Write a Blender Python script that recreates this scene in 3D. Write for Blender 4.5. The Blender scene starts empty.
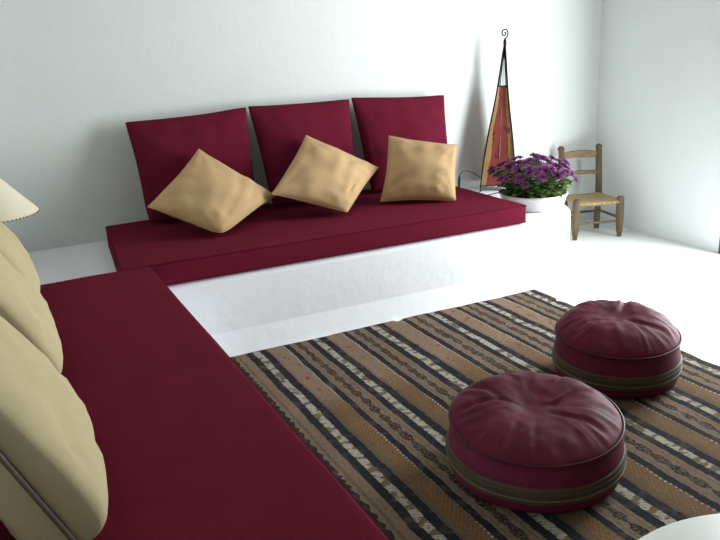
import bpy, bmesh, math, random
from mathutils import Vector, Matrix, noise
PI = math.pi
random.seed(7)
SC = bpy.context.scene
COL = SC.collection
sin, cos = math.sin, math.cos


def lin(r, g, b):
    f = lambda c: (c / 255 / 12.92) if c / 255 <= 0.04045 else ((c / 255 + 0.055) / 1.055) ** 2.4
    return (f(r), f(g), f(b), 1.0)


# ------------------------------------------------------------------ materials
class N:
    """small node-tree builder"""
    def __init__(self, name):
        self.m = bpy.data.materials.new(name)
        self.m.use_nodes = True
        self.t = self.m.node_tree
        self.bsdf = self.t.nodes['Principled BSDF']
        self.tc = None

    def new(self, kind):
        return self.t.nodes.new(kind)

    def put(self, sock, v):
        if isinstance(v, bpy.types.NodeSocket):
            self.t.links.new(v, sock)
        elif v is not None:
            sock.default_value = v

    def coord(self, kind='Object'):
        if not self.tc:
            self.tc = self.new('ShaderNodeTexCoord')
        return self.tc.outputs[kind]

    def math(self, op, a, b=None, c=None):
        n = self.new('ShaderNodeMath'); n.operation = op
        self.put(n.inputs[0], a); self.put(n.inputs[1], b); self.put(n.inputs[2], c)
        return n.outputs[0]

    def sep(self, v):
        n = self.new('ShaderNodeSeparateXYZ'); self.put(n.inputs[0], v); return n.outputs

    def comb(self, x, y, z):
        n = self.new('ShaderNodeCombineXYZ')
        self.put(n.inputs[0], x); self.put(n.inputs[1], y); self.put(n.inputs[2], z)
        return n.outputs[0]

    def noise(self, scale, detail=3, rough=0.5, vec=None, dims='3D', stretch=None):
        v = vec if vec is not None else self.coord()
        if stretch:
            mp = self.new('ShaderNodeMapping'); self.put(mp.inputs[0], v); mp.inputs['Scale'].default_value = stretch
            v = mp.outputs[0]
        n = self.new('ShaderNodeTexNoise'); n.noise_dimensions = dims
        self.put(n.inputs['Vector'], v)
        n.inputs['Scale'].default_value = scale; n.inputs['Detail'].default_value = detail
        n.inputs['Roughness'].default_value = rough
        return n.outputs['Fac']

    def mix(self, fac, a, b, mode='MIX'):
        n = self.new('ShaderNodeMix'); n.data_type = 'RGBA'; n.blend_type = mode
        self.put(n.inputs[0], fac); self.put(n.inputs[6], a); self.put(n.inputs[7], b)
        return n.outputs[2]

    def ramp(self, fac, stops, interp='LINEAR'):
        n = self.new('ShaderNodeValToRGB'); cr = n.color_ramp; cr.interpolation = interp
        while len(cr.elements) < len(stops):
            cr.elements.new(0.5)
        for e, (p, c) in zip(cr.elements, stops):
            e.position = p
            e.color = c if not isinstance(c, (int, float)) else (c, c, c, 1)
        self.put(n.inputs[0], fac)
        return n.outputs[0]

    def bump(self, h, strength=0.3, dist=0.01, normal=None):
        n = self.new('ShaderNodeBump'); n.inputs['Strength'].default_value = strength
        n.inputs['Distance'].default_value = dist
        self.put(n.inputs['Height'], h)
        if normal: self.put(n.inputs['Normal'], normal)
        return n.outputs[0]

    def out(self, color=None, rough=None, normal=None, **kw):
        b = self.bsdf
        self.put(b.inputs['Base Color'], color); self.put(b.inputs['Roughness'], rough)
        self.put(b.inputs['Normal'], normal)
        for k, v in kw.items():
            self.put(b.inputs[k.replace('_', ' ')], v)
        return self.m


def m_plaster(name, c, bump=0.25):
    n = N(name)
    big = n.noise(2.2, 4, 0.55); fine = n.noise(22, 5, 0.6)
    col = n.mix(n.ramp(big, [(0.35, 0.0), (0.7, 1.0)]), tuple(x * 0.965 for x in c[:3]) + (1,), c)
    h = n.math('ADD', n.math('MULTIPLY', big, 1.2), n.math('MULTIPLY', fine, 0.25))
    return n.out(col, 0.85, n.bump(h, bump, 0.02), Specular_IOR_Level=0.2)


def m_fabric(name, c, var=0.12, weave=900, rough=0.95, sheen=0.0, bump=0.12):
    n = N(name)
    x, y, z = n.sep(n.coord())
    patch = n.noise(9, 4, 0.6)
    thread = n.noise(260, 2, 0.6)
    f = n.math('ADD', n.math('MULTIPLY', patch, 0.6), n.math('MULTIPLY', thread, 0.4))
    lo = tuple(v * (1 - var) for v in c[:3]) + (1,); hi = tuple(min(1, v * (1 + var)) for v in c[:3]) + (1,)
    col = n.mix(n.ramp(f, [(0.35, 0.0), (0.65, 1.0)]), lo, hi)
    h = n.math('ADD', thread, n.math('MULTIPLY', n.noise(30, 4, 0.55), 1.2))
    return n.out(col, rough, n.bump(h, bump, 0.004), Sheen_Weight=sheen, Sheen_Roughness=0.5, Specular_IOR_Level=0.05)


def m_plain(name, c, rough=0.6, metal=0.0, var=0.15, scale=40, bump=0.1):
    n = N(name)
    f = n.noise(scale, 4, 0.6)
    col = n.mix(f, tuple(v * (1 - var) for v in c[:3]) + (1,), tuple(min(1, v * (1 + var)) for v in c[:3]) + (1,))
    return n.out(col, rough, n.bump(f, bump, 0.004), Metallic=metal)


def m_leather(name, c, rough=0.42):
    n = N(name)
    patch = n.noise(6, 5, 0.65); grain = n.noise(160, 3, 0.6)
    scuff = n.noise(14, 6, 0.7)
    lo = tuple(v * 0.72 for v in c[:3]) + (1,); hi = tuple(min(1, v * 1.25) for v in c[:3]) + (1,)
    col = n.mix(n.ramp(patch, [(0.3, 0.0), (0.7, 1.0)]), lo, hi)
    h = n.math('ADD', n.math('MULTIPLY', grain, 0.4), n.math('MULTIPLY', scuff, 1.0))
    r = n.math('ADD', n.math('MULTIPLY', scuff, 0.25), rough - 0.12)
    return n.out(col, r, n.bump(h, 0.25, 0.006), Specular_IOR_Level=0.14)


def m_wood(name, c, c2, axis=2, rough=0.55):
    n = N(name)
    st = [7, 7, 7]; st[axis] = 0.7
    g = n.noise(9, 6, 0.65, stretch=st)
    fine = n.noise(40, 3, 0.6, stretch=st)
    f = n.math('ADD', n.math('MULTIPLY', g, 0.7), n.math('MULTIPLY', fine, 0.3))
    col = n.mix(n.ramp(f, [(0.32, 0.0), (0.68, 1.0)]), c2, c)
    return n.out(col, rough, n.bump(f, 0.25, 0.004))


MAROON = lin(112, 26, 50)
M_wall = m_plaster('whitewashed_plaster', (0.755, 0.795, 0.785, 1))
M_dark = m_plaster('bounce_cutting_plaster', (0.10, 0.09, 0.08, 1))  # for the wall behind the camera: unseen, coloured dark to cut bounce light
M_ceil = m_plaster('darkened_ceiling', (0.36, 0.34, 0.32, 1))  # unseen ceiling, its colour darkened to hold down the bounced light
M_bench = m_plaster('bench_plaster', (0.89, 0.905, 0.94, 1), 0.3)
M_floor = m_plaster('white_floor_paint', (0.88, 0.90, 0.89, 1), 0.08)
M_mat = m_fabric('maroon_cotton', lin(104, 27, 47), 0.08, bump=0.1)
M_cush = m_fabric('maroon_cushion_cotton', lin(100, 27, 47), 0.08, bump=0.1)
M_pipe = m_fabric('maroon_piping_cord', lin(84, 16, 36), 0.08)
M_tan = m_fabric('tan_cotton', lin(196, 165, 124), 0.06, bump=0.14)
M_khaki = m_fabric('khaki_cotton', lin(188, 176, 140), 0.06, bump=0.14)
M_zip = m_plain('brown_zipper_tape', lin(72, 52, 44), 0.6)
M_leather = m_leather('maroon_leather', lin(90, 24, 46), 0.62)
M_leatherpipe = m_leather('dark_maroon_leather', lin(70, 16, 34))
M_band = m_leather('brown_leather_band', lin(74, 62, 50), 0.5)
M_brass = m_plain('dull_zipper_metal', lin(92, 80, 62), 0.6, 0.2)
M_iron = m_plain('black_iron', lin(24, 22, 22), 0.5, 0.6)
M_rubber = m_plain('black_rubber', lin(18, 18, 20), 0.5)
M_chair = m_wood('worn_oak', lin(112, 94, 62), lin(66, 52, 32))
M_chairx = m_wood('worn_oak_crosswise', lin(146, 121, 86), lin(98, 77, 50), 0)
M_door = m_wood('dark_walnut', lin(70, 56, 46), lin(40, 30, 24))
M_pot = m_plain('white_glazed_clay', (0.80, 0.82, 0.83, 1), 0.35, var=0.02)
M_soil = m_plain('dark_soil', lin(44, 34, 26), 0.95, var=0.4, scale=120, bump=0.6)
M_table = m_plain('white_table_paint', (0.78, 0.82, 0.79, 1), 0.35, var=0.02, bump=0.02)
M_shade = m_fabric('cream_shade_linen', lin(232, 226, 200), 0.03)
M_trimcord = m_fabric('shade_edge_cord', lin(150, 140, 120), 0.1)
M_ceramic = m_plain('cream_ceramic', lin(222, 214, 196), 0.3, var=0.03)
M_terr = m_plaster('terrace_lime', (0.8, 0.8, 0.78, 1))


def m_leaf():
    n = N('chrysanthemum_leaf')
    f = n.noise(26, 3, 0.6)
    col = n.ramp(f, [(0.3, lin(46, 70, 30)), (0.5, lin(82, 114, 50)), (0.72, lin(138, 160, 82))])
    return n.out(col, 0.55, None, Subsurface_Weight=0.0)


def m_petal():
    n = N('purple_petal')
    f = n.noise(30, 3, 0.6)
    col = n.ramp(f, [(0.3, lin(104, 46, 100)), (0.55, lin(152, 84, 144)), (0.8, lin(204, 146, 194))])
    return n.out(col, 0.7)


M_leaf = m_leaf(); M_petal = m_petal()
M_stem = m_plain('green_stem', lin(70, 92, 48), 0.6)
M_eye = m_plain('flower_eye', lin(120, 60, 90), 0.8)


def m_rush():
    n = N('woven_rush')
    x, y, z = n.sep(n.coord())
    d = n.math('MAXIMUM', n.math('ABSOLUTE', x), n.math('ABSOLUTE', y))
    w = n.math('SINE', n.math('MULTIPLY', d, 620.0))
    f = n.noise(60, 4, 0.6)
    t = n.math('ADD', n.math('MULTIPLY', w, 0.25), f)
    col = n.ramp(t, [(0.2, lin(118, 98, 66)), (0.55, lin(168, 144, 104)), (0.9, lin(196, 174, 132))])
    return n.out(col, 0.85, n.bump(w, 0.5, 0.004))


M_rush = m_rush()


def m_hide(x_half):
    """goatskin lamp panels: yellow margins, red field, dark painted figures.  UV.x = across one panel (0..1), UV.y = up"""
    n = N('painted_goatskin')
    uv = n.new('ShaderNodeUVMap').outputs[0]
    u, v, _ = n.sep(uv)
    wob = n.math('MULTIPLY', n.math('SUBTRACT', n.noise(7, 3, 0.6), 0.5), 0.30)
    a = n.math('ADD', n.math('ABSOLUTE', n.math('SUBTRACT', u, 0.5)), wob)
    mott = n.noise(24, 4, 0.65)
    red = n.mix(mott, lin(112, 38, 40), lin(156, 70, 62))
    yel = n.mix(mott, lin(136, 102, 54), lin(182, 148, 92))
    col = n.mix(n.ramp(a, [(0.0, 0.0), (0.285, 0.0), (0.31, 1.0)]), red, yel)
    edge = n.ramp(a, [(0.0, 0.0), (0.27, 0.0), (0.28, 1.0), (0.305, 1.0), (0.315, 0.0)])
    col = n.mix(n.math('MULTIPLY', edge, 0.75), col, lin(70, 34, 28))
    fig = n.ramp(n.noise(11, 2, 0.5, stretch=(1.6, 1.6, 0.8)), [(0.0, 0.0), (0.62, 0.0), (0.65, 1.0)])
    col = n.mix(n.math('MULTIPLY', fig, 0.7), col, lin(74, 30, 30))
    fig2 = n.ramp(n.noise(14, 2, 0.5, stretch=(1, 1, 1.3)), [(0.0, 1.0), (0.33, 1.0), (0.36, 0.0)])
    col = n.mix(n.math('MULTIPLY', fig2, 0.6), col, lin(206, 160, 104))
    return n.out(col, 0.5, n.bump(mott, 0.2, 0.004))


M_hide = m_hide(0.1)


def m_rug():
    n = N('striped_kilim_wool')
    X, Y, Z = n.sep(n.coord())                        # object origin = far left corner on the floor: x across, y negative towards camera
    wob = n.math('MULTIPLY', n.math('SUBTRACT', n.noise(1.0, 2, 0.5, vec=n.comb(n.math('MULTIPLY', X, 3.0), n.math('MULTIPLY', Y, 9.0), 0.0)), 0.5), 0.012)
    wob2 = n.math('MULTIPLY', n.math('SUBTRACT', n.noise(48, 3, 0.6), 0.5), 0.011)
    xw = n.math('ADD', X, n.math('ADD', wob, wob2))
    fc = n.new('ShaderNodeFloatCurve')
    n.put(fc.inputs['Value'], n.math('MULTIPLY', xw, 0.5))
    cm = fc.mapping; cv = cm.curves[0]
    pts = [(0.30, 0.93), (0.356, 1), (0.643, 2), (0.933, 3), (1.264, 4), (1.556, 5), (1.843, 6), (1.97, 6.43)]
    pts = [((x - 0.280) / 2, p / 8) for x, p in pts]
    cv.points[0].location = pts[0]; cv.points[1].location = pts[-1]
    for p in pts[1:-1]:
        cv.points.new(*p)
    for p in cv.points:
        p.handle_type = 'VECTOR'
    cm.update()
    ph8 = n.math('MULTIPLY', fc.outputs[0], 8.0)
    ph = n.math('FRACT', ph8)
    idx = n.math('FLOOR', ph8)
    mask = lambda st: n.ramp(ph, st, 'CONSTANT')
    black = mask([(0, 1.0), (0.10, 0.0), (0.205, 1.0), (0.322, 0.0), (0.612, 1.0), (0.70, 0.0)])
    cream = mask([(0, 0.0), (0.10, 1.0), (0.205, 0.0)])
    wide = mask([(0, 0.0), (0.322, 1.0), (0.612, 0.0)])
    orn = mask([(0, 0.0), (0.785, 1.0), (0.905, 0.0)])
    broc = mask([(0, 0.0), (0.43, 1.0), (0.585, 0.0)])
    dotl = mask([(0, 0.0), (0.590, 1.0), (0.612, 0.0)])
    # yarn
    yarn = n.noise(1.0, 3, 0.6, vec=n.comb(n.math('MULTIPLY', X, 40.0), n.math('MULTIPLY', Y, 260.0), 0.0))
    fade = n.noise(3.0, 3, 0.6)
    tan = n.mix(fade, lin(106, 90, 74), lin(146, 127, 106))
    tan = n.mix(n.ramp(yarn, [(0.35, 0.35), (0.65, 0.0)]), tan, lin(96, 74, 56))
    # wide bands: pinkish at the far end, ochre brocade towards the near end
    warm = n.ramp(n.math('ADD', n.math('MULTIPLY', Y, -1.0), n.math('MULTIPLY', fade, 0.5)), [(0.75, 0.0), (1.6, 1.0)])
    wcol = n.mix(warm, lin(140, 119, 101), lin(106, 88, 66))
    wcol = n.mix(n.ramp(yarn, [(0.35, 0.3), (0.65, 0.0)]), wcol, lin(104, 76, 54))
    col = n.mix(wide, tan, wcol)
    # ochre brocade with dots
    od = n.math('MULTIPLY', n.math('SINE', n.math('MULTIPLY', X, 420.0)), n.math('SINE', n.math('MULTIPLY', Y, 300.0)))
    ocol = n.mix(n.ramp(od, [(0.45, 0.0), (0.6, 1.0)]), lin(130, 98, 62), lin(76, 58, 44))
    on = n.ramp(n.noise(1.0, 2, 0.5, vec=n.comb(n.math('MULTIPLY', idx, 5.0), n.math('MULTIPLY', Y, 2.6), 0.0)), [(0.42, 0.0), (0.52, 1.0)])
    col = n.mix(n.math('MULTIPLY', n.math('MULTIPLY', broc, on), n.math('ADD', n.math('MULTIPLY', warm, .6), .12)), col, ocol)
    ln_ = mask([(0, 0.0), (0.338, 1.0), (0.352, 0.0), (0.735, 1.0), (0.75, 0.0), (0.94, 1.0), (0.955, 0.0)])
    col = n.mix(n.math('MULTIPLY', ln_, 0.4), col, lin(58, 50, 46))
    # red flecks
    rf = n.ramp(n.noise(1.0, 3, 0.6, vec=n.comb(n.math('MULTIPLY', X, 26.0), n.math('MULTIPLY', Y, 16.0), 3.0)), [(0.60, 0.0), (0.64, 1.0)])
    far = n.ramp(n.math('MULTIPLY', Y, -1.0), [(0.5, 1.0), (0.9, 0.0)])
    col = n.mix(n.math('MULTIPLY', n.math('MULTIPLY', n.math('MULTIPLY', rf, wide), far), 0.8), col, lin(128, 44, 38))
    # white stitching
    st = n.math('GREATER_THAN', n.math('SINE', n.math('MULTIPLY', Y, 330.0)), -0.1)
    col = n.mix(n.math('MULTIPLY', n.math('MULTIPLY', dotl, st), n.ramp(n.noise(2.2, 2), [(0.42, 0.15), (0.55, 0.9)])), col, lin(196, 182, 158))
    # cream band in blocks
    bl = n.noise(1.0, 2, 0.5, vec=n.comb(n.math('MULTIPLY', X, 20.0), n.math('MULTIPLY', Y, 32.0), n.math('MULTIPLY', idx, 7.0)))
    ccol = n.mix(n.ramp(bl, [(0.44, 0.0), (0.5, 1.0)]), lin(112, 96, 78), lin(176, 170, 156))
    hatch = n.math('SINE', n.math('ADD', n.math('MULTIPLY', Y, 420.0), n.math('MULTIPLY', X, 240.0)))
    ccol = n.mix(n.ramp(hatch, [(0.55, 0.0), (0.9, 0.55)]), ccol, lin(96, 84, 76))
    col = n.mix(cream, col, ccol)
    # dark figured band: diamonds and chains
    fx = n.math('SUBTRACT', ph, 0.845)
    dia = n.math('ADD', n.math('MULTIPLY', n.math('ABSOLUTE', fx), 11.0), n.math('ABSOLUTE', n.math('SUBTRACT', n.math('FRACT', n.math('MULTIPLY', Y, 13.0)), 0.5)))
    irr = n.noise(1.0, 2, 0.6, vec=n.comb(n.math('MULTIPLY', X, 9.0), n.math('MULTIPLY', Y, 9.0), 1.0))
    dm = n.math('LESS_THAN', n.math('ADD', dia, n.math('MULTIPLY', n.math('SUBTRACT', irr, 0.5), 1.4)), 0.78)
    inner = n.ramp(n.noise(120, 2, 0.6), [(0.52, 0.0), (0.58, 1.0)])
    dcol = n.mix(n.math('MULTIPLY', inner, 0.6), lin(34, 32, 36), lin(130, 116, 98))
    col = n.mix(n.math('MULTIPLY', n.math('MULTIPLY', orn, dm), 0.95), col, dcol)
    # near-black indigo bands
    bcol = n.mix(n.ramp(yarn, [(0.4, 0.0), (0.7, 1.0)]), lin(20, 24, 30), lin(42, 48, 58))
    col = n.mix(black, col, bcol)
    # overcast selvedge on the left
    sel = n.math('LESS_THAN', n.math('ADD', X, n.math('MULTIPLY', n.math('SINE', n.math('ADD', n.math('MULTIPLY', Y, 120.0), n.math('MULTIPLY', fade, 40.0))), 0.005)), 0.017)
    col = n.mix(sel, col, lin(40, 36, 34))
    slub = n.noise(1.0, 4, 0.7, vec=n.comb(n.math('MULTIPLY', X, 150.0), n.math('MULTIPLY', Y, 60.0), 2.0))
    worn = n.noise(12, 5, 0.7)
    col = n.mix(n.ramp(slub, [(0.38, 0.42), (0.56, 0.0)]), col, lin(54, 46, 42))
    col = n.mix(n.ramp(worn, [(0.52, 0.0), (0.72, 0.4)]), col, lin(128, 110, 92))
    rib = n.math('SINE', n.math('MULTIPLY', Y, 900.0))
    h = n.math('ADD', n.math('MULTIPLY', rib, 0.3), yarn)
    return n.out(col, 0.95, n.bump(h, 0.35, 0.004), Specular_IOR_Level=0.1)


# ------------------------------------------------------------------ mesh helpers
def obj(name, bm, m, parent=None, base=None, smooth=True):
    """link a bmesh (built in world space) as one mesh object with its origin at base"""
    org = Vector(base) if base is not None else (parent['_org'] if parent is not None and '_org' in parent else Vector((0, 0, 0)))
    org = Vector(org)
    bmesh.ops.translate(bm, verts=bm.verts, vec=-org)
    bmesh.ops.recalc_face_normals(bm, faces=bm.faces)
    me = bpy.data.meshes.new(name); bm.to_mesh(me); bm.free()
    if smooth:
        for p in me.polygons: p.use_smooth = True
    ms = m if isinstance(m, (list, tuple)) else [m]
    for mm in ms: me.materials.append(mm)
    if smooth: me.set_sharp_from_angle(angle=math.radians(48))
    o = bpy.data.objects.new(name, me); COL.objects.link(o)
    if parent is not None:
        o.parent = parent
        o.location = org - ORG[parent.name]
    else:
        o.location = org
    ORG[o.name] = org
    return o


ORG = {}


def part(name, bm, m, parent, smooth=True):
    return obj(name, bm, m, parent, base=ORG[parent.name], smooth=smooth)


def thing(name, label, cat, loc, group=None):
    o = bpy.data.objects.new(name, None); COL.objects.link(o)
    o.empty_display_size = 0.05
    o.location = loc; ORG[o.name] = Vector(loc)
    return tag(o, label, cat, group)


def tag(o, label, cat, group=None):
    o['label'] = label; o['category'] = cat
    if group: o['group'] = group
    return o


def struct(name, bm, m, smooth=False, parent=None):
    o = obj(name, bm, m, smooth=smooth, base=(0, 0, 0)) if parent is None else part(name, bm, m, parent, smooth)
    o['kind'] = 'structure'
    return o


def add_box(bm, lo, hi):
    c = [(lo[i] + hi[i]) / 2 for i in range(3)]; s = [hi[i] - lo[i] for i in range(3)]
    bmesh.ops.create_cube(bm, size=1.0, matrix=Matrix.Translation(c) @ Matrix.Diagonal((*s, 1)))
    return bm


def add_tube(bm, pts, rad, seg=10, closed=False, caps=True, flat=1.0):
    pts = [Vector(p) for p in pts]; n = len(pts)
    rads = rad if isinstance(rad, (list, tuple)) else [rad] * n
    rings = []; prev = None
    for i in range(n):
        if closed: t = pts[(i + 1) % n] - pts[i - 1]
        else: t = pts[min(i + 1, n - 1)] - pts[max(i - 1, 0)]
        t.normalize()
        if prev is None:
            a = Vector((0, 0, 1)) if abs(t.z) < 0.9 else Vector((1, 0, 0))
            u = t.cross(a).normalized()
        else:
            u = (prev - t * prev.dot(t)).normalized()
        prev = u; w = t.cross(u)
        rings.append([bm.verts.new(pts[i] + (u * cos(2 * PI * k / seg) + w * sin(2 * PI * k / seg) * flat) * rads[i]) for k in range(seg)])
    for i in range(n if closed else n - 1):
        a, b = rings[i], rings[(i + 1) % n]
        for k in range(seg):
            bm.faces.new((a[k], a[(k + 1) % seg], b[(k + 1) % seg], b[k]))
    if caps and not closed:
        bm.faces.new(rings[0]); bm.faces.new(rings[-1])
    return bm


def add_lathe(bm, c, prof, seg=48, fn=None):
    """prof: list of (r,z); r=0 ends become poles"""
    c = Vector(c); rings = []
    for r, z in prof:
        if r < 1e-6:
            rings.append([bm.verts.new(c + Vector((0, 0, z)))])
        else:
            ring = []
            for k in range(seg):
                a = 2 * PI * k / seg
                p = Vector((r * cos(a), r * sin(a), z))
                if fn: p = fn(p, a)
                ring.append(bm.verts.new(c + p))
            rings.append(ring)
    for a, b in zip(rings, rings[1:]):
        for k in range(seg):
            k2 = (k + 1) % seg
            if len(a) == 1 and len(b) == 1: continue
            if len(a) == 1: bm.faces.new((a[0], b[k], b[k2]))
            elif len(b) == 1: bm.faces.new((a[k], a[k2], b[0]))
            else: bm.faces.new((a[k], a[k2], b[k2], b[k]))
    return bm


def axis_coords(L, r, n, k=4):
    e = [r * (1 - cos(PI / 2 * i / k)) for i in range(k)]
    mid = [r + (L - 2 * r) * i / n for i in range(n + 1)]
    return e + mid + [L - x for x in reversed(e)]


def add_rbox(bm, lo, hi, r, n=(8, 8, 1), warp=None, k=4):
    """box with rounded edges, gridded; warp(p) moves each point"""
    L = [hi[i] - lo[i] for i in range(3)]
    ax = [axis_coords(L[i], r, n[i], k) for i in range(3)]
    N_ = [len(a) for a in ax]; vs = {}

    def vert(i):
        if i in vs: return vs[i]
        p = Vector([ax[d][i[d]] for d in range(3)])
        q = Vector([min(max(p[d], r), L[d] - r) for d in range(3)])
        v = p - q
        if v.length > 1e-9:
            # push to the rounded surface
            p = q + v.normalized() * r
        p = p + Vector(lo)
        if warp: p = warp(p)
        vs[i] = bm.verts.new(p); return vs[i]
    for d in range(3):
        e, f = (d + 1) % 3, (d + 2) % 3
        for side in (0, N_[d] - 1):
            for a in range(N_[e] - 1):
                for b in range(N_[f] - 1):
                    def ix(aa, bb):
                        t = [0, 0, 0]; t[d] = side; t[e] = aa; t[f] = bb; return tuple(t)
                    q = [vert(ix(a, b)), vert(ix(a + 1, b)), vert(ix(a + 1, b + 1)), vert(ix(a, b + 1))]
                    if side: q.reverse()
                    bm.faces.new(q)
    return bm


def nz(p, s, seed=0.0):
    return noise.noise(Vector((p[0] * s + seed * 7.13, p[1] * s - seed * 3.7, (p[2] if len(p) > 2 else 0) * s + seed * 1.9)))


# ------------------------------------------------------------------ room shell
XL, XR, YB, YF, H = -0.83, 3.282, 0.983, -5.6, 2.65
DY0, DY1, DH = -1.35, -0.145, 2.15            # door opening in the right wall
bm = bmesh.new(); add_box(bm, (XL - .2, YF - .2, -.12), (XR + .2, YB + .2, 0)); struct('floor', bm, M_floor)
bm = bmesh.new(); add_box(bm, (XL - .2, YF - .2, H), (XR + .2, YB + .2, H + .15)); struct('ceiling', bm, M_ceil)
bm = bmesh.new(); add_box(bm, (XL - .2, YB, 0), (XR + .2, YB + .2, H)); struct('wall_back', bm, M_wall)
bm = bmesh.new(); add_box(bm, (XL - .2, YF, 0), (XL, YB, H)); struct('wall_left', bm, M_wall)
bm = bmesh.new(); add_box(bm, (XL - .2, YF - .2, 0), (XR + .2, YF, H)); struct('wall_front', bm, M_dark)
bm = bmesh.new()
add_box(bm, (XR, DY1, 0), (XR + .2, YB, H)); add_box(bm, (XR, YF, 0), (XR + .2, DY0, H)); add_box(bm, (XR, DY0, DH), (XR + .2, DY1, H))
struct('wall_right', bm, M_wall)
# dark wooden door frame, open to the terrace
door = bpy.data.objects.new('door_1', None); COL.objects.link(door); door.location = (XR, (DY0 + DY1) / 2, 0)
ORG['door_1'] = Vector(door.location); door['kind'] = 'structure'
for y0, y1 in ((DY1 - .005, DY1 + .055), (DY0 - .055, DY0 + .005)):
    bm = bmesh.new(); add_rbox(bm, (XR - .018, y0, 0.0), (XR + .19, y1, DH + .05), .006, (2, 1, 6)); struct('door_jamb', bm, M_door, True, door)
bm = bmesh.new(); add_rbox(bm, (XR - .018, DY0, DH - .01), (XR + .19, DY1, DH + .05), .006, (2, 6, 1)); struct('door_lintel', bm, M_door, True, door)
bm = bmesh.new(); add_box(bm, (XR + .2, -7, -.12), (XR + 7, 4, -.02)); struct('ground', bm, M_terr)

# ------------------------------------------------------------------ built-in plaster bench (L shaped)
HB, HT, HL = 0.361, 0.46, 0.126
BX, BR = 2.41, 0.36


def plan_outline(off, nfil=14):
    """plan of the L bench, counter-clockwise, front face moved out by off"""
    pts = [(XL + .001, YB - .001), (XL + .001, -2.62), (-.02 + off, -2.62), (-.02 + off, 0.004 - off)]
    xr = BX + off
    y0 = 0.004 - off
    r = BR + off
    for i in range(nfil + 1):
        a = -PI / 2 + (PI / 2) * i / nfil
        pts.append((xr - r + r * cos(a), y0 + r + r * sin(a)))
    pts.append((xr, YB - .001))
    return pts


def add_prism_round(bm, outline_fn, z0, z1, rnd, steps=5, foot=0.0):
    rings = []
    levels = [(z0, foot), ((z0 + z1) / 2, foot * .45)] + [(z1 - rnd + rnd * sin(PI / 2 * i / steps), -rnd * (1 - cos(PI / 2 * i / steps))) for i in range(steps + 1)]
    for z, off in levels:
        ring = []
        for x, y in outline_fn(off):
            ring.append(bm.verts.new((x, y, z)))
        rings.append(ring)
    n = len(rings[0])
    for a, b in zip(rings, rings[1:]):
        for k in range(n):
            bm.faces.new((a[k], a[(k + 1) % n], b[(k + 1) % n], b[k]))
    bm.faces.new(rings[-1]); bm.faces.new(list(reversed(rings[0])))
    return bm


bench = thing('plaster_bench', 'white L-shaped plaster bench built along the walls under the maroon mattresses', 'bench', (0, 0.45, 0))
bm = bmesh.new(); add_prism_round(bm, lambda o: plan_outline(o), 0, HB, 0.03)
part('bench_body', bm, M_bench, bench)
bm = bmesh.new()                                   # low toe ledge along the foot of the back bench


def ledge(off):
    o = off - 0.004
    xr = BX + o; y0 = 0.004 - o; r = BR + o
    pts = [(-.05, 0.03), (-.05, y0)]
    for i in range(15):
        a = -PI / 2 + (PI / 2) * i / 14
        pts.append((xr - r + r * cos(a), y0 + r + r * sin(a)))
    pts += [(xr, YB - .001), (xr - .06, YB - .001)]
    for i in range(14, -1, -1):
        a = -PI / 2 + (PI / 2) * i / 14
        pts.append((BX - .04 - BR + BR * cos(a), 0.03 + BR + BR * sin(a)))
    return pts


add_prism_round(bm, ledge, 0, HL, 0.004, 3, 0.036)
part('toe_ledge', bm, M_bench, bench)


# ------------------------------------------------------------------ mattresses
def mattress(label, lo, hi, warp, corner_pts, stitches=False):
    base = ((lo[0] + hi[0]) / 2, (lo[1] + hi[1]) / 2, lo[2])
    root = thing('mattress', label, 'mattress', base, 'maroon bench mattresses')
    bm = bmesh.new()
    add_rbox(bm, lo, hi, 0.012, (36, 22, 3), warp)
    part('cover', bm, M_mat, root)
    for z in (hi[2] - .006, lo[2] + .006):
        pts = []
        c = [(lo[0] + .003, lo[1] + .003), (hi[0] - .003, lo[1] + .003), (hi[0] - .003, hi[1] - .003), (lo[0] + .003, hi[1] - .003)]
        for a, b in zip(c, c[1:] + c[:1]):
            for i in range(24):
                p = Vector((a[0] + (b[0] - a[0]) * i / 24, a[1] + (b[1] - a[1]) * i / 24, z))
                pts.append(warp(p))
        bm = bmesh.new(); add_tube(bm, pts, 0.0035, 6, closed=True)
        part('piping', bm, M_pipe, root)
    return root


def warp_back(p):
    p = Vector(p)
    # left end leans out a little towards the front, far edge not quite parallel
    t = (p.y - 0.0) / 0.885
    s = 1 - (p.x + 0.12) / 2.04
    p.x += 0.078 * t * max(0, s) ** 3
    wz = nz(p, 2.2, 1) * 0.006 + nz(p, 7, 2) * 0.002
    if p.z > HT - .03: p.z += wz
    return p


def warp_left(p):
    p = Vector(p)
    if p.z > HT - .03: p.z += nz(p, 1.8, 5) * 0.007 + nz(p, 6, 3) * 0.0022
    return p


mattress('long maroon mattress on the bench against the back wall', (-.118, 0.003, HB + .001), (1.92, 0.888, HT), warp_back, None)
mattress('maroon mattress on the side bench in the foreground, reaching towards the viewer', (-.822, -2.45, HB + .001), (0.0, -.003, HT), warp_left, None)


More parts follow.
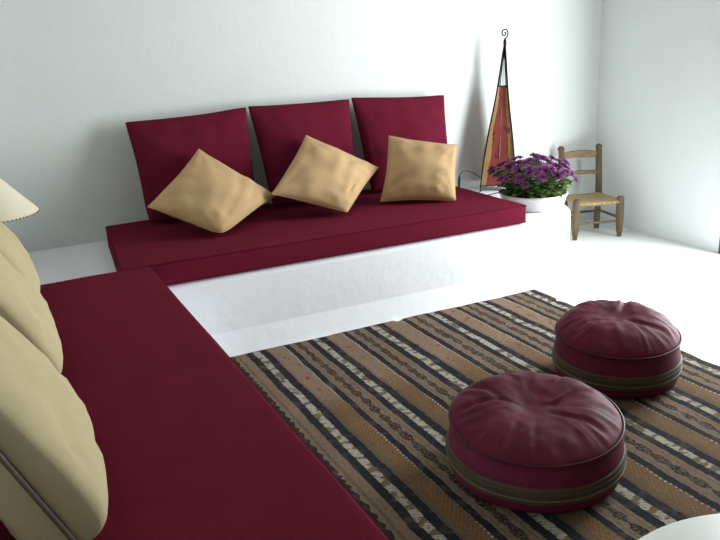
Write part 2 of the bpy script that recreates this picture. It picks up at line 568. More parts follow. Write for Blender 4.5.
# ------------------------------------------------------------------ cushions
def pillow_mesh(cs, thick, pinch, seed, n=26, wr=1.0, sag=0.12, pw=0.5, folds=(), puck=0.0, rnd=(0, 0, 0, 0)):
    """cs: bl, br, tr, tl as seen from the front; returns bmesh and the boundary polyline"""
    bl, br, tr, tl = [Vector(c) for c in cs]
    nrm = ((br - bl) + (tr - tl)).cross((tl - bl) + (tr - br)).normalized()
    size = ((br - bl).length + (tl - bl).length) / 2
    bm = bmesh.new(); g = {}
    par = [sin(PI / 2 * (2 * i / n - 1)) for i in range(n + 1)]

    def P(i, j, s):
        u, v = par[i], par[j]
        pu = u * (1 - pinch * (1 - v * v) * abs(u)); pv = v * (1 - pinch * (1 - u * u) * abs(v))
        pu += 0.012 * nz((u * 1.5, v * 1.5, 0), 1.0, seed + 9) ; pv += 0.012 * nz((u * 1.5, v * 1.5, 3), 1.0, seed + 4)
        cr = rnd[(0 if u < 0 else 1) if v < 0 else (3 if u < 0 else 2)]
        f6 = 1 - cr * (abs(u) * abs(v)) ** 5
        pu *= f6; pv *= f6
        a, b = (pu + 1) / 2, (pv + 1) / 2
        base = bl * (1 - a) * (1 - b) + br * a * (1 - b) + tr * a * b + tl * (1 - a) * b
        f = max(0.0, (1 - u * u) * (1 - v * v))
        t = thick / 2 * f ** pw * (1 - sag * v)
        # soft creases running in from the corners and edges
        w = 0.0
        for cu, cv in ((-1, -1), (1, -1), (1, 1), (-1, 1)):
            du, dv = u - cu, v - cv
            d = math.hypot(du, dv); an = math.atan2(dv, du)
            w += sin(an * 13 + seed * 2 + cu * 2 + 2.2 * nz((u, v, cv), 1.3, seed)) * math.exp(-((d - 0.45) / 0.33) ** 2)
        pk = sin(v * 15 + 5 * nz((u, v, 1), 1.6, seed) + seed) * math.exp(-((1 - abs(u)) / .34) ** 2) + sin(u * 15 + 5 * nz((u, v, 2), 1.6, seed)) * math.exp(-((1 - abs(v)) / .34) ** 2)
        w = w * 0.0040 + pk * 0.0034 * puck * max(0, .5 + nz((u, v, 7), 1.2, seed) * 1.6) + nz((u, v, s), 2.6, seed) * 0.010 + nz((u, v, s), 6, seed) * 0.003
        for (fu, fv, ang, ln, wd, dp) in folds:
            ca, sa = cos(ang), sin(ang)
            x = (u - fu) * ca + (v - fv) * sa; y = -(u - fu) * sa + (v - fv) * ca
            y += 0.10 * sin(x * 3 + fu)
            w += dp * math.exp(-(x / ln) ** 2) * (math.exp(-(y / wd) ** 2) * -1.0 + 0.8 * math.exp(-((y - 1.7 * wd) / wd) ** 2))
        t += w * wr * min(1, f * 3) * size / 0.45
        return base + nrm * (t * s)
    for s in (1, -1):
        for i in range(n + 1):
            for j in range(n + 1):
                edge = i in (0, n) or j in (0, n)
                if edge and s == -1: g[(s, i, j)] = g[(1, i, j)]
                else: g[(s, i, j)] = bm.verts.new(P(i, j, s))
        for i in range(n):
            for j in range(n):
                q = [g[(s, i, j)], g[(s, i + 1, j)], g[(s, i + 1, j + 1)], g[(s, i, j + 1)]]
                if s == -1: q.reverse()
                bm.faces.new(q)
    ring = [(i, 0) for i in range(n)] + [(n, j) for j in range(n)] + [(i, n) for i in range(n, 0, -1)] + [(0, j) for j in range(n, 0, -1)]
    line = [g[(1, i, j)].co.copy() for i, j in ring]
    return bm, line, nrm


def cushion(label, group, cs, thick, pinch, seed, mat, seam_mat, seam=0.0028, zipper=None, **kw):
    base = (Vector(cs[0]) + Vector(cs[1])) / 2
    root = thing('cushion', label, 'cushion', base, group)
    bm, line, nrm = pillow_mesh(cs, thick, pinch, seed, **kw)
    part('cover', bm, mat, root)
    bm = bmesh.new(); add_tube(bm, line, seam, 6, closed=True); part('seam', bm, seam_mat, root)
    if zipper:
        n = len(line) // 4
        a, b = zipper
        pts = line[a * n:(a + 1) * n + 1] if a < 3 else line[3 * n:] + line[:1]
        pts = pts[2:-2]
        mid = sum((Vector(p) for p in line), Vector()) / len(line)
        pts = [p + (p - mid).normalized() * 0.004 for p in pts]
        bm = bmesh.new(); add_tube(bm, pts, 0.0115, 8, flat=0.5)
        z = part('zipper', bm, M_zip, root); z['label'] = 'dark brown zipper along the edge'
        bm = bmesh.new(); add_tube(bm, [p + (p - mid).normalized() * 0.010 for p in pts], 0.0035, 6)
        part('zipper_teeth', bm, M_brass, z)
    return root


GB = 'large maroon back cushions'
# lower edge sits on the mattress, upper edge leans on the wall
back = [
    (0.150, 0.722, 0.128, 0.760, 0.905, 0.962, 0.985, 'left large maroon cushion leaning on the back wall, at the mattress end by the corner'),
    (0.805, 1.315, 0.772, 1.366, 0.905, 0.992, 0.985, 'middle large maroon cushion leaning on the back wall between two others'),
    (1.400, 1.925, 1.382, 2.000, 0.905, 0.992, 0.962, 'right large maroon cushion leaning on the back wall, nearest the potted flowers'),
]
for k, (xb0, xb1, xt0, xt1, yt, zl, zr, lab) in enumerate(back):
    cs = [(xb0, 0.735, HT + .012), (xb1, 0.735, HT + .012), (xt1, yt, zr), (xt0, yt, zl)]
    cushion(lab, GB, cs, 0.17, 0.032, 11 + k, M_cush, M_pipe, 0.0034, wr=1.0, sag=0.2, pw=0.42, puck=0.5, rnd=(.03, .03, .012, .012))

GT = 'tan scatter cushions on the back mattress'
cushion('tan cushion standing on its corner, leftmost of three on the back mattress', GT,
        [(0.385, 0.262, 0.474), (0.752, 0.530, 0.572), (0.440, 0.730, 0.815), (0.112, 0.500, 0.605)], 0.16, 0.05, 21, M_tan, M_tan, rnd=(.10, 0, 0, 0), wr=1.5, puck=1.8,
        folds=((0.0, -0.55, 0.6, 0.5, 0.07, 0.010), (0.35, -0.75, 0.75, 0.35, 0.06, 0.009), (-0.5, -0.8, 1.0, 0.3, 0.06, 0.006)))
cushion('tan cushion tilted on one corner, middle of three on the back mattress', GT,
        [(1.055, 0.330, 0.476), (1.375, 0.590, 0.635), (1.020, 0.725, 0.832), (0.707, 0.450, 0.598)], 0.16, 0.05, 22, M_tan, M_tan, rnd=(.03, 0, 0, 0), wr=1.5, puck=1.8,
        folds=((0.30, -0.25, 0.45, 0.5, 0.10, 0.008), (-0.2, -0.75, 0.3, 0.4, 0.06, 0.008)))
cushion('tan cushion sitting upright, rightmost of three on the back mattress', GT,
        [(1.325, 0.480, 0.474), (1.655, 0.262, 0.474), (1.775, 0.425, 0.735), (1.485, 0.660, 0.790)], 0.15, 0.05, 23, M_tan, M_tan, wr=1.4, puck=1.8,
        folds=((0.75, 0.25, 0.3, 0.3, 0.06, 0.010), (-0.6, -0.6, 0.9, 0.4, 0.07, 0.006)))

GK = 'large khaki cushions on the side mattress'
left = [(-1.845, 'khaki cushion with a brown zipper edge, nearest of the row on the side mattress', True),
        (-1.115, 'khaki cushion on the side mattress between the nearest and the farthest one', False),
        (-0.43, 'khaki cushion on the side mattress, farthest of the row, in front of the lampshade', False)]
KF = [((-.75, .3, .2, .35, .05, .012), (-.7, -.1, .35, .4, .05, .012), (-.6, -.5, .55, .4, .06, .012), (-.2, -.8, 1.0, .3, .06, .008)), ((-.7, -.6, .6, .35, .06, .008),), ((-.7, -.7, .7, .35, .06, .008),)]
for k, (y, lab, zp) in enumerate(left):
    w = 0.60
    cs = [(-.498, y, HT + .022), (-.498, y + w, HT + .022), (-.728, y + w - .01, HT + .52), (-.728, y + .01, HT + .52)]
    cs = [cs[0], cs[1], cs[2], cs[3]]
    cushion(lab, GK, cs, 0.150, 0.03, 31 + k, M_khaki, M_khaki, 0.003, pw=0.15, rnd=(.02,) * 4, folds=KF[k], zipper=(3, 0) if zp else None, sag=0.6, wr=0.8, puck=0.5)


# ------------------------------------------------------------------ rug
RX0, RX1, RY0, RY1 = 0.280, 1.948, -0.040, -2.62
M_rug = m_rug()
bm = bmesh.new(); nx, ny = 84, 120; top = {}; bot = {}
for i in range(nx + 1):
    for j in range(ny + 1):
        x = RX0 + (RX1 - RX0) * i / nx; y = RY0 + (RY1 - RY0) * j / ny
        ex = min(i, nx - i) / nx
        z = 0.007 + 0.0035 * nz((x, y, 0), 5, 3) + 0.0015 * nz((x, y, 0), 14, 4)
        if i == nx: x += 0.012 * nz((0, y, 0), 6, 8) + 0.006 * nz((0, y, 0), 17, 8) - 0.03 * math.exp(-((y + .235) / .012) ** 2)
        if j == 0:
            y += 0.005 * nz((x, 0, 0), 9, 6) - 0.035 * math.exp(-((x - 1.12) / .012) ** 2)
        top[i, j] = bm.verts.new((x, y, max(0.003, z))); bot[i, j] = bm.verts.new((x, y, 0.0008))
for i in range(nx):
    for j in range(ny):
        bm.faces.new((top[i, j], top[i, j + 1], top[i + 1, j + 1], top[i + 1, j]))
        bm.faces.new((bot[i, j], bot[i + 1, j], bot[i + 1, j + 1], bot[i, j + 1]))
for i in range(nx):
    bm.faces.new((top[i, 0], top[i + 1, 0], bot[i + 1, 0], bot[i, 0])); bm.faces.new((top[i, ny], bot[i, ny], bot[i + 1, ny], top[i + 1, ny]))
for j in range(ny):
    bm.faces.new((top[0, j], bot[0, j], bot[0, j + 1], top[0, j + 1])); bm.faces.new((top[nx, j], top[nx, j + 1], bot[nx, j + 1], bot[nx, j]))
rug = thing('striped_rug', 'flat-woven rug striped in tan, cream and black on the white floor', 'rug', (RX0, 0, 0))
part('weave', bm, M_rug, rug)

# ------------------------------------------------------------------ poufs
def pouf(label, c, R, Hh, seed, creases, tilt=(0, 0), zfrac=0.69):
    root = thing('pouf', label, 'pouf', (c[0], c[1], 0.012), 'maroon leather poufs on the rug')
    Rt = R * 0.975
    zr = Hh * zfrac                                            # height of the rim piping
    C = Vector((c[0], c[1], 0.012))
    T = Matrix.Rotation(tilt[0], 3, 'X') @ Matrix.Rotation(tilt[1], 3, 'Y')

    def shear(p):                                            # the stuffing sits a little higher on one side
        q = Vector(p); f = max(0, q.z / Hh)
        q.z += f * (tilt[0] * q.y + tilt[1] * q.x)
        return q
    seg = 160
    prof_side = []
    for i in range(0, 23):
        t = i / 22
        z = zr * t
        r = R * (0.965 + 0.035 * sin(PI * min(1, t * 1.1)))
        if t < 0.14: r -= R * 0.05 * (1 - t / 0.14) ** 2
        if t > 0.80: r -= (r - Rt) * ((t - 0.80) / 0.20) ** 1.6
        prof_side.append((r, z))
    top = [(Rt * (1 - i / 40), None) for i in range(1, 40)] + [(0, None)]

    def toph(x, y):
        r = math.hypot(x, y) / Rt; a = math.atan2(y, x)
        z = zr + (Hh - zr) * 1.12 * max(0, 1 - r ** 3.2) ** 0.8
        z -= 0.024 * math.exp(-(r / 0.42) ** 2)
        n1 = nz((cos(a) * 1.4, sin(a) * 1.4, r), 1.5, seed)
        env = max(0, min(1, (1 - r) * 9)) * min(1, (r * 2) ** 2)
        z += 0.0028 * sin(a * 17 + 5 * n1 + seed) * env * (0.12 + 0.88 * r ** 3)
        z += 0.0022 * sin(a * 31 + 9 * n1 + 3 * r) * env * r ** 3
        z += 0.010 * nz((x, y, 0), 8, seed + .37) * min(1, (1 - r) * 5) + 0.0035 * nz((x, y, 0), 26, seed) * min(1, (1 - r) * 5)
        cw = 0.0
        for (x0, y0, ang, ln, wd, dp) in creases:
            ca, sa = cos(ang), sin(ang)
            u = ((x - x0) * ca + (y - y0) * sa) / Rt; v = (-(x - x0) * sa + (y - y0) * ca) / Rt
            v += 0.05 * sin(u * 6 + x0 * 30)
            along = sin(PI * min(1, max(0, u / ln)))
            cw += along * dp * (-math.exp(-(v / wd) ** 2) + 0.7 * math.exp(-((v - 1.9 * wd) / (wd * 1.3)) ** 2)) * min(1, (1 - r) * 7)
        return z + max(-.011, min(.002, cw)) * min(1, (r / .22) ** 2)
    bm = bmesh.new(); rings = []
    for r, z in [(R * 0.86, 0.0)] + prof_side[1:]:
        ring = []
        for k in range(seg):
            a = 2 * PI * k / seg
            rr = r * (1 + 0.008 * nz((cos(a), sin(a), z * 8), 2.2, seed))
            ring.append(bm.verts.new(C + shear(Vector((rr * cos(a), rr * sin(a), z)))))
        rings.append(ring)
    for r, _ in top[:-1]:
        rings.append([bm.verts.new(C + shear(Vector((r * cos(2 * PI * k / seg), r * sin(2 * PI * k / seg), toph(r * cos(2 * PI * k / seg), r * sin(2 * PI * k / seg)))))) for k in range(seg)])
    pole = bm.verts.new(C + shear(Vector((0, 0, toph(1e-4, 0)))))
    for a, b in zip(rings, rings[1:]):
        for k in range(seg): bm.faces.new((a[k], a[(k + 1) % seg], b[(k + 1) % seg], b[k]))
    for k in range(seg): bm.faces.new((rings[-1][k], rings[-1][(k + 1) % seg], pole))
    bm.faces.new(list(reversed(rings[0])))
    part('cover', bm, M_leather, root)
    # piping along the top rim
    pts = [C + shear(Vector(((Rt + .001) * cos(2 * PI * k / 120), (Rt + .001) * sin(2 * PI * k / 120), zr + .002))) for k in range(120)]
    bm = bmesh.new(); add_tube(bm, pts, 0.0042, 8, closed=True); part('piping', bm, M_leatherpipe, root)
    # brown zipper band round the middle
    bm = bmesh.new()
    prof = []
    for i in range(13):
        t = i / 12; z = zr * (0.24 + 0.36 * t)
        r = R * (1.006 + 0.012 * sin(PI * t) ** 0.5)
        if i in (0, 12): r = R * 0.985
        prof.append((r, z))
    rings = []
    for r, z in prof:
        rings.append([bm.verts.new(C + shear(Vector((r * (1 + 0.008 * nz((cos(2 * PI * k / seg), sin(2 * PI * k / seg), z * 8), 2.2, seed)) * cos(2 * PI * k / seg), r * (1 + 0.008 * nz((cos(2 * PI * k / seg), sin(2 * PI * k / seg), z * 8), 2.2, seed)) * sin(2 * PI * k / seg), z + 0.003 * nz((cos(2 * PI * k / seg), sin(2 * PI * k / seg), 0), 2.5, seed))))) for k in range(seg)])
    for a, b in zip(rings, rings[1:]):
        for k in range(seg): bm.faces.new((a[k], a[(k + 1) % seg], b[(k + 1) % seg], b[k]))
    band = part('zipper_band', bm, M_band, root); band['label'] = 'brown leather band round the middle'
    for zz in (0.36, 0.48):
        pts = [C + shear(Vector((R * 1.018 * (1 + 0.008 * nz((cos(a), sin(a), zr * zz * 8), 2.2, seed)) * cos(a), R * 1.018 * (1 + 0.008 * nz((cos(a), sin(a), zr * zz * 8), 2.2, seed)) * sin(a), zr * zz + 0.003 * nz((cos(a), sin(a), 0), 2.5, seed)))) for a in [2 * PI * k / 120 for k in range(120)]]
        bm = bmesh.new(); add_tube(bm, pts, 0.0028, 6, closed=True); part('zipper_edge', bm, M_brass if zz < .4 else M_band, band)
    return root


pouf('round maroon leather pouf nearest the viewer, creased and sunken on top', (0.836, -1.42), 0.264, 0.230, 3,
     [(0.0, 0.0, -0.10, 0.95, 0.055, 0.012), (-0.02, 0.02, 2.6, 0.9, 0.06, 0.011), (-.10, -.05, 3.6, .6, .05, .009), (-.05, .06, 1.9, .7, .06, .008), (0.02, -.02, -1.3, .8, .05, .006)], (0.085, 0.055), 0.77)
pouf('round maroon leather pouf farther off, near the bare white floor', (1.533, -1.045), 0.234, 0.258, 8,
     [(0.02, 0.03, 0.5, 0.8, 0.06, 0.011), (-0.03, -.02, 2.9, 0.8, 0.06, 0.008), (0.0, -.03, -1.2, .8, .06, .007)], (0.085, 0.05), 0.69)


# ------------------------------------------------------------------ white round table, foreground right
TB = Vector((0.508, -2.570, 0)); TR_, TZ = 0.372, 0.40
root = thing('round_table', 'low round white table at the edge of the rug, only its rim in view', 'table', TB)
bm = bmesh.new(); add_lathe(bm, TB, [(0, TZ - .035), (TR_ - .03, TZ - .035), (TR_ - .008, TZ - .03), (TR_, TZ - .017), (TR_ - .004, TZ - .005), (TR_ - .014, TZ), (0, TZ)], 96)
part('tabletop', bm, M_table, root)
bm = bmesh.new(); add_lathe(bm, TB, [(0, .012), (.20, .012), (.205, .03), (.12, .05), (.075, .10), (.07, .25), (.10, .335), (.16, TZ - .034), (0, TZ - .034)], 64)
part('pedestal', bm, M_table, root)


# ------------------------------------------------------------------ small rush chair
fc_ = Vector((2.948, 0.574, 0)); ex = Vector((0.953, -0.303, 0)); eb = Vector((0.303, 0.953, 0)); ez = Vector((0, 0, 1))
root = thing('rush_chair', "small child's wooden chair with a rush seat in the corner beside the plaster bench", 'chair', fc_ + eb * .13)
ch = lambda a, b, c: fc_ + ex * a + eb * b + ez * c
SZ = 0.248


def leg(pts, rads, name='leg'):
    bm = bmesh.new(); add_tube(bm, pts, [r * 1.18 for r in rads], 14); return part(name, bm, M_chair, root)


for s in (-1, 1):
    zs = [0, .004, .02, .032, .036, .040, .05, .09, .14, .22, SZ + .010, SZ + .018, SZ + .021]
    rs = [.010, .013, .0135, .0145, .019, .0165, .017, .0205, .0215, .021, .020, .015, .006]
    leg([ch(s * .148 + s * .004 * (1 - z / .25), 0.004, z) for z in zs], rs)
for s in (-1, 1):
    zs = [0, .01, .08, .16, SZ, .34, .42, .50, .524, .530, .536, .545, .555, .562, .566]
    rs = [.013, .0155, .017, .018, .0185, .018, .0175, .017, .0168, .014, .0175, .019, .017, .011, .004]
    leg([ch(s * (.112 + .022 * z / .56), .262 - .010 * (1 - z / SZ) * (z < SZ) + .055 * max(0, (z - SZ) / .32), z) for z in zs], rs, 'back_post')


def slat(z0, z1, arch, name):
    bm = bmesh.new()
    n = 16; rings = []
    for i in range(n + 1):
        t = 2 * i / n - 1
        w = .112 + .022 * z0 / .56 - .010
        y = .262 + .055 * max(0, ((z0 + z1) / 2 - SZ) / .32)
        a = t * w; zt = z1 + arch * (1 - t * t); zb = z0 + arch * .25 * (1 - t * t)
        yy = y + .010 * (1 - t * t)
        tk = .008
        ring = [ch(a, yy - tk, zb), ch(a, yy - tk, zt - .004), ch(a, yy - tk + .004, zt), ch(a, yy + tk - .004, zt), ch(a, yy + tk, zt - .004), ch(a, yy + tk, zb)]
        rings.append([bm.verts.new(p) for p in ring])
    for a, b in zip(rings, rings[1:]):
        for k in range(6): bm.faces.new((a[k], a[(k + 1) % 6], b[(k + 1) % 6], b[k]))
    bm.faces.new(rings[0]); bm.faces.new(rings[-1])
    return part(name, bm, M_chairx, root, smooth=False)


slat(.478, .518, .014, 'top_rail'); slat(.368, .394, .003, 'back_slat')
for nm, a, b in (('stretcher', ch(-.15, .004, .105), ch(.15, .004, .105)), ('stretcher', ch(.15, .004, .125), ch(.114, .255, .130)),
                 ('stretcher', ch(-.15, .004, .125), ch(-.114, .255, .130)), ('stretcher', ch(-.114, .256, .12), ch(.114, .256, .12))):
    bm = bmesh.new(); add_tube(bm, [a + (b - a) * i / 8 for i in range(9)], [.007 + .0015 * sin(PI * i / 8) for i in range(9)], 10); part(nm, bm, M_chair, root)
# seat
bm = bmesh.new(); n = 24; gt = {}; gb = {}
for i in range(n + 1):
    for j in range(n + 1):
        u = 2 * i / n - 1; v = j / n
        hw = .165 * (1 - v) + .128 * v
        e = min(1 - abs(u), v, 1 - v)
        rnd = .014 * (1 - min(1, e * 10)) ** 2
        sagz = -.012 * (1 - u * u) * (1 - (2 * v - 1) ** 2)
        p = (u * hw, -.012 + .288 * v)
        gt[i, j] = bm.verts.new(ch(p[0], p[1], SZ + .002 - rnd + sagz)); gb[i, j] = bm.verts.new(ch(p[0], p[1], SZ - .034 + rnd + sagz * .5))
for i in range(n):
    for j in range(n):
        bm.faces.new((gt[i, j], gt[i + 1, j], gt[i + 1, j + 1], gt[i, j + 1])); bm.faces.new((gb[i, j], gb[i, j + 1], gb[i + 1, j + 1], gb[i + 1, j]))
for i in range(n):
    bm.faces.new((gt[i, 0], gb[i, 0], gb[i + 1, 0], gt[i + 1, 0])); bm.faces.new((gt[i, n], gt[i + 1, n], gb[i + 1, n], gb[i, n]))
    bm.faces.new((gt[0, i], gt[0, i + 1], gb[0, i + 1], gb[0, i])); bm.faces.new((gt[n, i], gb[n, i], gb[n, i + 1], gt[n, i + 1]))
part('seat', bm, M_rush, root)


# ------------------------------------------------------------------ potted chrysanthemums
PC = Vector((2.197, 0.298, HB)); PR = 0.185
root = thing('potted_flowers', 'low white bowl planter of purple flowers standing on the bench end', 'plant', PC)
bm = bmesh.new()
add_lathe(bm, PC, [(0, 0.001), (.155, .001), (.163, .004), (.172, .03), (.180, .066), (.186, .070), (.189, .077), (.187, .084), (.180, .084), (.174, .078), (.168, .05), (0, .05)], 72)
part('pot', bm, M_pot, root)
bm = bmesh.new()
add_lathe(bm, PC, [(0, .066), (.08, .068), (.14, .065), (.172, .060)], 48, lambda p, a: p + Vector((0, 0, .004 * nz(p, 40, 1))))
part('soil', bm, M_soil, root)


def add_leaf(bm, p, d, up, L, W):
    d = d.normalized(); sd = d.cross(up).normalized(); upn = sd.cross(d).normalized()
    prof = [(0, .05), (.18, .35), (.30, .75), (.42, .60), (.52, .95), (.66, .60), (.78, .72), (.90, .38), (1, .02)]
    mid = []; lf = []; rt = []
    for t, w in prof:
        c = p + d * (L * t) + upn * (-.35 * L * t * t)
        mid.append(bm.verts.new(c)); lf.append(bm.verts.new(c + sd * (W * w / 2) + upn * .12 * W * w)); rt.append(bm.verts.new(c - sd * (W * w / 2) + upn * .12 * W * w))
    for i in range(len(prof) - 1):
        bm.faces.new((mid[i], lf[i], lf[i + 1], mid[i + 1])); bm.faces.new((rt[i], mid[i], mid[i + 1], rt[i + 1]))


rng = random.Random(5)
heads = []
bmst = bmesh.new(); bmlf = bmesh.new()
nst = 70
for k in range(nst):
    a = k * 2.39996 + rng.uniform(-.2, .2); rr = math.sqrt((k + .5) / nst)
    foot = PC + Vector((cos(a) * .13 * rr, sin(a) * .13 * rr, .064))
    spread = 0.235 * rr
    hgt = .268 - .085 * rr ** 2 + rng.uniform(-.030, .022)
    tip = PC + Vector((cos(a) * spread, sin(a) * spread, hgt))
    if k in (2, 5, 7): tip += Vector((-.03, .0, .022))
    midp = foot.lerp(tip, .5) + Vector((cos(a), sin(a), 0)) * -.015 * rr + Vector((0, 0, .02))
    pts = [foot, foot.lerp(midp, .6), midp, midp.lerp(tip, .6), tip]
    add_tube(bmst, pts, [.003, .0028, .0024, .002, .0016], 5)
    heads.append((tip, (tip - midp).normalized(), a))
    for q in range(9):
        t = rng.uniform(.05, .86)
        p = foot.lerp(midp, t * 2) if t < .5 else midp.lerp(tip, t * 2 - 1)
        b = rng.uniform(0, 2 * PI)
        d = Vector((cos(b), sin(b), rng.uniform(-.1, .7)))
        add_leaf(bmlf, p, d, Vector((0, 0, 1)), rng.uniform(.040, .068), rng.uniform(.026, .042))
for k in range(70):                                   # skirt of leaves lapping over the rim
    a = rng.uniform(0, 2 * PI)
    p = PC + Vector((cos(a) * .15, sin(a) * .15, rng.uniform(.085, .15)))
    add_leaf(bmlf, p, Vector((cos(a + rng.uniform(-.6, .6)), sin(a + rng.uniform(-.6, .6)), rng.uniform(.1, .6))), Vector((0, 0, 1)), rng.uniform(.045, .07), rng.uniform(.03, .044))
part('stems', bmst, M_stem, root)
part('foliage', bmlf, M_leaf, root)


def flower_mesh(seed):
    r = random.Random(seed); bm = bmesh.new()
    for layer, (np_, el, L) in enumerate(((20, .12, .025), (18, .45, .022), (14, .85, .017), (8, 1.2, .012))):
        for k in range(np_):
            a = 2 * PI * k / np_ + layer * .3 + r.uniform(-.12, .12); e = el + r.uniform(-.15, .15); l = L * r.uniform(.85, 1.15)
            d = Vector((cos(a) * cos(e), sin(a) * cos(e), sin(e))); s = Vector((-sin(a), cos(a), 0)); w = .0030
            up = s.cross(d) * -1
            p0 = d * .003; p1 = d * l * .6 + up * .001; p2 = d * l - up * .002
            v = [bm.verts.new(p) for p in (p0 - s * w * .5, p0 + s * w * .5, p1 + s * w, p2, p1 - s * w)]
            bm.faces.new(v)
    add_lathe(bm, (0, 0, -.004), [(0, -.004), (.004, -.002), (.006, .003), (.003, .006), (0, .007)], 8)
    me = bpy.data.meshes.new('flower'); bm.to_mesh(me); bm.free(); me.materials.append(M_petal)
    return me


fm = [flower_mesh(s) for s in (1, 2, 3)]
for k, (tip, d, a) in enumerate(heads):
    o = bpy.data.objects.new('flower', fm[k % 3]); COL.objects.link(o); o.parent = root
    o.location = tip - PC
    d = (d + Vector((rng.uniform(-.35, .35), rng.uniform(-.5, .2), .35))).normalized()
    o.rotation_euler = d.to_track_quat('Z', 'Y').to_euler()
    s = rng.uniform(.9, 1.65); o.scale = (s, s, s)

# ------------------------------------------------------------------ goatskin lamp with wire top
LC = Vector((2.345, 0.835, HB))
root = thing('goatskin_lamp', 'tall tapering red and yellow goatskin lamp with a curled black wire top', 'lamp', LC)
# four-sided tapering body, cross-section given by half-widths at heights (bench top = 0)
prof = [(.036, .104), (.10, .099), (.20, .090), (.30, .077), (.40, .062), (.50, .046), (.58, .034), (.632, .028)]
ROT = -0.63


def lamp_pt(h, hw, u, face):
    """u in -1..1 across the face"""
    a = ROT + face * PI / 2
    ax_ = Vector((cos(a), sin(a), 0)); nn = Vector((sin(a), -cos(a), 0))
    lean = Vector((.045, .0, 0)) * (h / .9)
    bulge = .004 * (1 - u * u)
    dp = .80 if face % 2 == 0 else 1.0
    wd = 1.0 if face % 2 == 0 else .80
    return LC + lean + ax_ * (hw * wd * u) + nn * (hw * dp - .006 * (1 - u * u) + 0 * bulge) + Vector((0, 0, h))


bm = bmesh.new(); uvl = bm.loops.layers.uv.new('UVMap'); nu = 10
for f in range(4):
    rows = []
    hs = []
    for (h0, w0), (h1, w1) in zip(prof, prof[1:]):
        for t in (0, .25, .5, .75): hs.append((h0 + (h1 - h0) * t, w0 + (w1 - w0) * t))
    hs.append(prof[-1])
    for h, w in hs:
        rows.append([(bm.verts.new(lamp_pt(h, w + .003 * sin(h * 21 + f), -1 + 2 * i / nu, f)), i / nu, h / .64) for i in range(nu + 1)])
    for a, b in zip(rows, rows[1:]):
        for i in range(nu):
            q = [a[i], a[i + 1], b[i + 1], b[i]]
            fc = bm.faces.new([x[0] for x in q])
            for lp, x in zip(fc.loops, q): lp[uvl].uv = (x[1], x[2])
part('skin_shade', bm, M_hide, root)
apex = LC + Vector((.045, 0, .895))
bm = bmesh.new()
for f in range(4):
    pts = [lamp_pt(0.0, .105, -1, f)] + [lamp_pt(h, w + .002, -1, f) for h, w in prof]
    top = pts[-1]
    pts += [top.lerp(apex, .35) + Vector((0, 0, .0)), top.lerp(apex, .7) + Vector((0, 0, .01)), apex]
    add_tube(bm, pts, .0042, 6)
for h, w in (prof[0], prof[-1]):
    for f in range(4): add_tube(bm, [lamp_pt(h, w + .001, -1 + 2 * i / 6, f) for i in range(7)], .0030, 6)
mt = lamp_pt(.632, .028, 0, 0)
for f in range(4):
    for uu in (-.5, .15, .6):
        a = lamp_pt(.632, .028, uu, f); add_tube(bm, [a, a.lerp(apex, .5), apex], .0017, 5)
add_tube(bm, [apex - Vector((0, 0, .045)), apex - Vector((0, 0, .02)), apex, apex + Vector((0, 0, .012))], [.006, .010, .010, .006], 8)
part('wire_frame', bm, M_iron, root)
bm = bmesh.new(); pts = [apex + Vector((0, 0, .01)), apex + Vector((.002, 0, .02))]
cc = apex + Vector((-.004, 0, .046))
for i in range(46):
    t = i / 45; a = -PI / 2 + 0.3 + t * 2.9 * PI; r = .029 * (1 - t * .82)
    pts.append(cc + Vector((cos(a) * r, 0, sin(a) * r)))
add_tube(bm, pts, .0042, 7); part('spiral_finial', bm, M_iron, root)
bm = bmesh.new()
for f in range(4):                                     # sewn seams up the front edges
    add_tube(bm, [lamp_pt(h, w + .001, .0 + .02 * sin(h * 9), f) for h, w in prof[2:6]], .0016, 5)
part('seam', bm, M_trimcord, root)
# flex running along the bench and down behind the mattress
cpts = [Vector((2.29, .72, HB + .006)), Vector((2.23, .705, HB + .006)), Vector((2.15, .69, HB + .006)), Vector((2.09, .70, HB + .008)), Vector((2.13, .75, HB + .01)), Vector((2.24, .80, HB + .035)),
        Vector((2.235, .84, HB + .07)), Vector((2.19, .87, HB + .112)), Vector((2.14, .88, HB + .132)), Vector((2.095, .87, HB + .125)), Vector((2.07, .86, HB + .09)), Vector((2.06, .84, HB + .04)), Vector((2.05, .82, HB + .006))]


def spline(pts, sub=6):
    out = []
    for i in range(len(pts) - 1):
        p0, p1, p2, p3 = pts[max(i - 1, 0)], pts[i], pts[i + 1], pts[min(i + 2, len(pts) - 1)]
        for k in range(sub):
            t = k / sub
            out.append(.5 * ((2 * p1) + (p2 - p0) * t + (2 * p0 - 5 * p1 + 4 * p2 - p3) * t * t + (3 * p1 - p0 - 3 * p2 + p3) * t ** 3))
    out.append(pts[-1]); return out


bm = bmesh.new(); add_tube(bm, spline(cpts), .0028, 6); cord = part('power_cord', bm, M_rubber, root)
bm = bmesh.new(); add_tube(bm, [Vector((2.079, .864, HB + .108)), Vector((2.076, .862, HB + .1)), Vector((2.068, .853, HB + .07)), Vector((2.063, .846, HB + .045)), Vector((2.060, .842, HB + .036))], [.004, .008, .009, .008, .004], 8, flat=.7)
part('cord_switch', bm, M_rubber, cord)

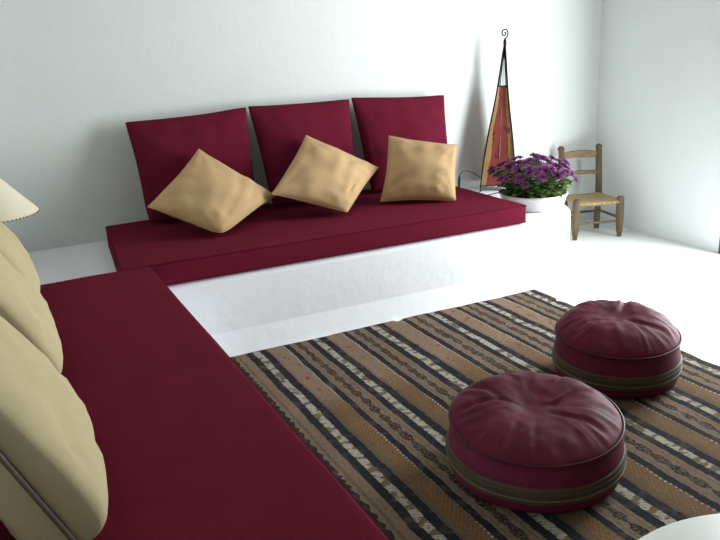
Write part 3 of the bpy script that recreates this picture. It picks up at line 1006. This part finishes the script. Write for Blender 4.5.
# ------------------------------------------------------------------ table lamp with conical shade on the bench corner
SC_ = Vector((-.560, .50, HB))
root = thing('table_lamp', 'cream conical lampshade in the bench corner behind the farthest khaki cushion', 'lamp', SC_)
bm = bmesh.new(); add_lathe(bm, SC_, [(0, .001), (.075, .001), (.08, .012), (.05, .03), (.045, .05), (.07, .10), (.075, .15), (.055, .20), (.022, .235), (.018, .26), (0, .262)], 40)
part('lamp_base', bm, M_ceramic, root)
bm = bmesh.new(); s0, s1 = .300, .48
seg = 64; rings = []
for rr, z in ((.206, s0), (.152, s0 + .06), (.10, s0 + .12), (.048, s1), (.045, s1), (.097, s0 + .12), (.149, s0 + .06), (.202, s0 + .001)):
    rings.append([bm.verts.new(SC_ + Vector((rr * cos(2 * PI * k / seg), rr * sin(2 * PI * k / seg), z))) for k in range(seg)])
for a, b in zip(rings, rings[1:] + rings[:1]):
    for k in range(seg): bm.faces.new((a[k], a[(k + 1) % seg], b[(k + 1) % seg], b[k]))
sh = part('lamp_shade', bm, M_shade, root)
bm = bmesh.new()
for k in range(72):
    a = 2 * PI * k / 72
    bmesh.ops.create_uvsphere(bm, u_segments=6, v_segments=4, radius=.0042, matrix=Matrix.Translation(SC_ + Vector((.206 * cos(a), .206 * sin(a), s0 - .001))))
part('stitched_edge', bm, M_trimcord, sh)
bm = bmesh.new()
add_tube(bm, [SC_ + Vector((0, 0, .25)), SC_ + Vector((0, 0, s1 - .01))], .005, 8)
for k in range(3):
    a = 2 * PI * k / 3; add_tube(bm, [SC_ + Vector((0, 0, s1 - .01)), SC_ + Vector((.046 * cos(a), .046 * sin(a), s1 - .004))], .0022, 6)
part('shade_holder', bm, M_iron, root)

# ------------------------------------------------------------------ light: daylight through the terrace door
wd = bpy.data.worlds.new('daylight'); SC.world = wd; wd.use_nodes = True
bg = wd.node_tree.nodes['Background']; bg.inputs[0].default_value = (0.92, 0.98, 1.0, 1); bg.inputs[1].default_value = 1.0
ld = bpy.data.lights.new('door_daylight', 'AREA'); ld.shape = 'RECTANGLE'; ld.size = DY1 - DY0 - .02; ld.size_y = DH - .04
ld.energy = 132; ld.color = (0.945, 0.99, 1.0)
lo = bpy.data.objects.new('door_daylight', ld); COL.objects.link(lo)
lo.location = (XR + .03, (DY0 + DY1) / 2, DH / 2 + .01)
lo.rotation_euler = (PI / 2, 0, PI / 2)      # faces -x

# ------------------------------------------------------------------ camera
yaw, pitch, roll = 0.44943, 0.29508, -0.04501
fw = Vector((sin(yaw) * cos(pitch), cos(yaw) * cos(pitch), -sin(pitch))); rt = Vector((cos(yaw), -sin(yaw), 0)); up = rt.cross(fw)
r2 = rt * cos(roll) + up * sin(roll); u2 = -rt * sin(roll) + up * cos(roll)
cd = bpy.data.cameras.new('camera'); cam = bpy.data.objects.new('camera', cd); COL.objects.link(cam)
cd.sensor_fit = 'HORIZONTAL'; cd.sensor_width = 36; cd.lens = 770 / 720 * 36; cd.clip_start = 0.02
mw = Matrix((r2, u2, -fw)).transposed().to_4x4(); mw.translation = Vector((-0.54431, -3.10101, 1.32441))
cam.matrix_world = mw
SC.camera = cam
SC.view_settings.view_transform = 'Standard'; SC.view_settings.look = 'None'
SC.view_settings.gamma = 1; SC.view_settings.use_curve_mapping = False
SC.view_settings.exposure = 0.0
SC.cycles.use_denoising = True
SC.cycles.max_bounces = 10; SC.cycles.diffuse_bounces = 4
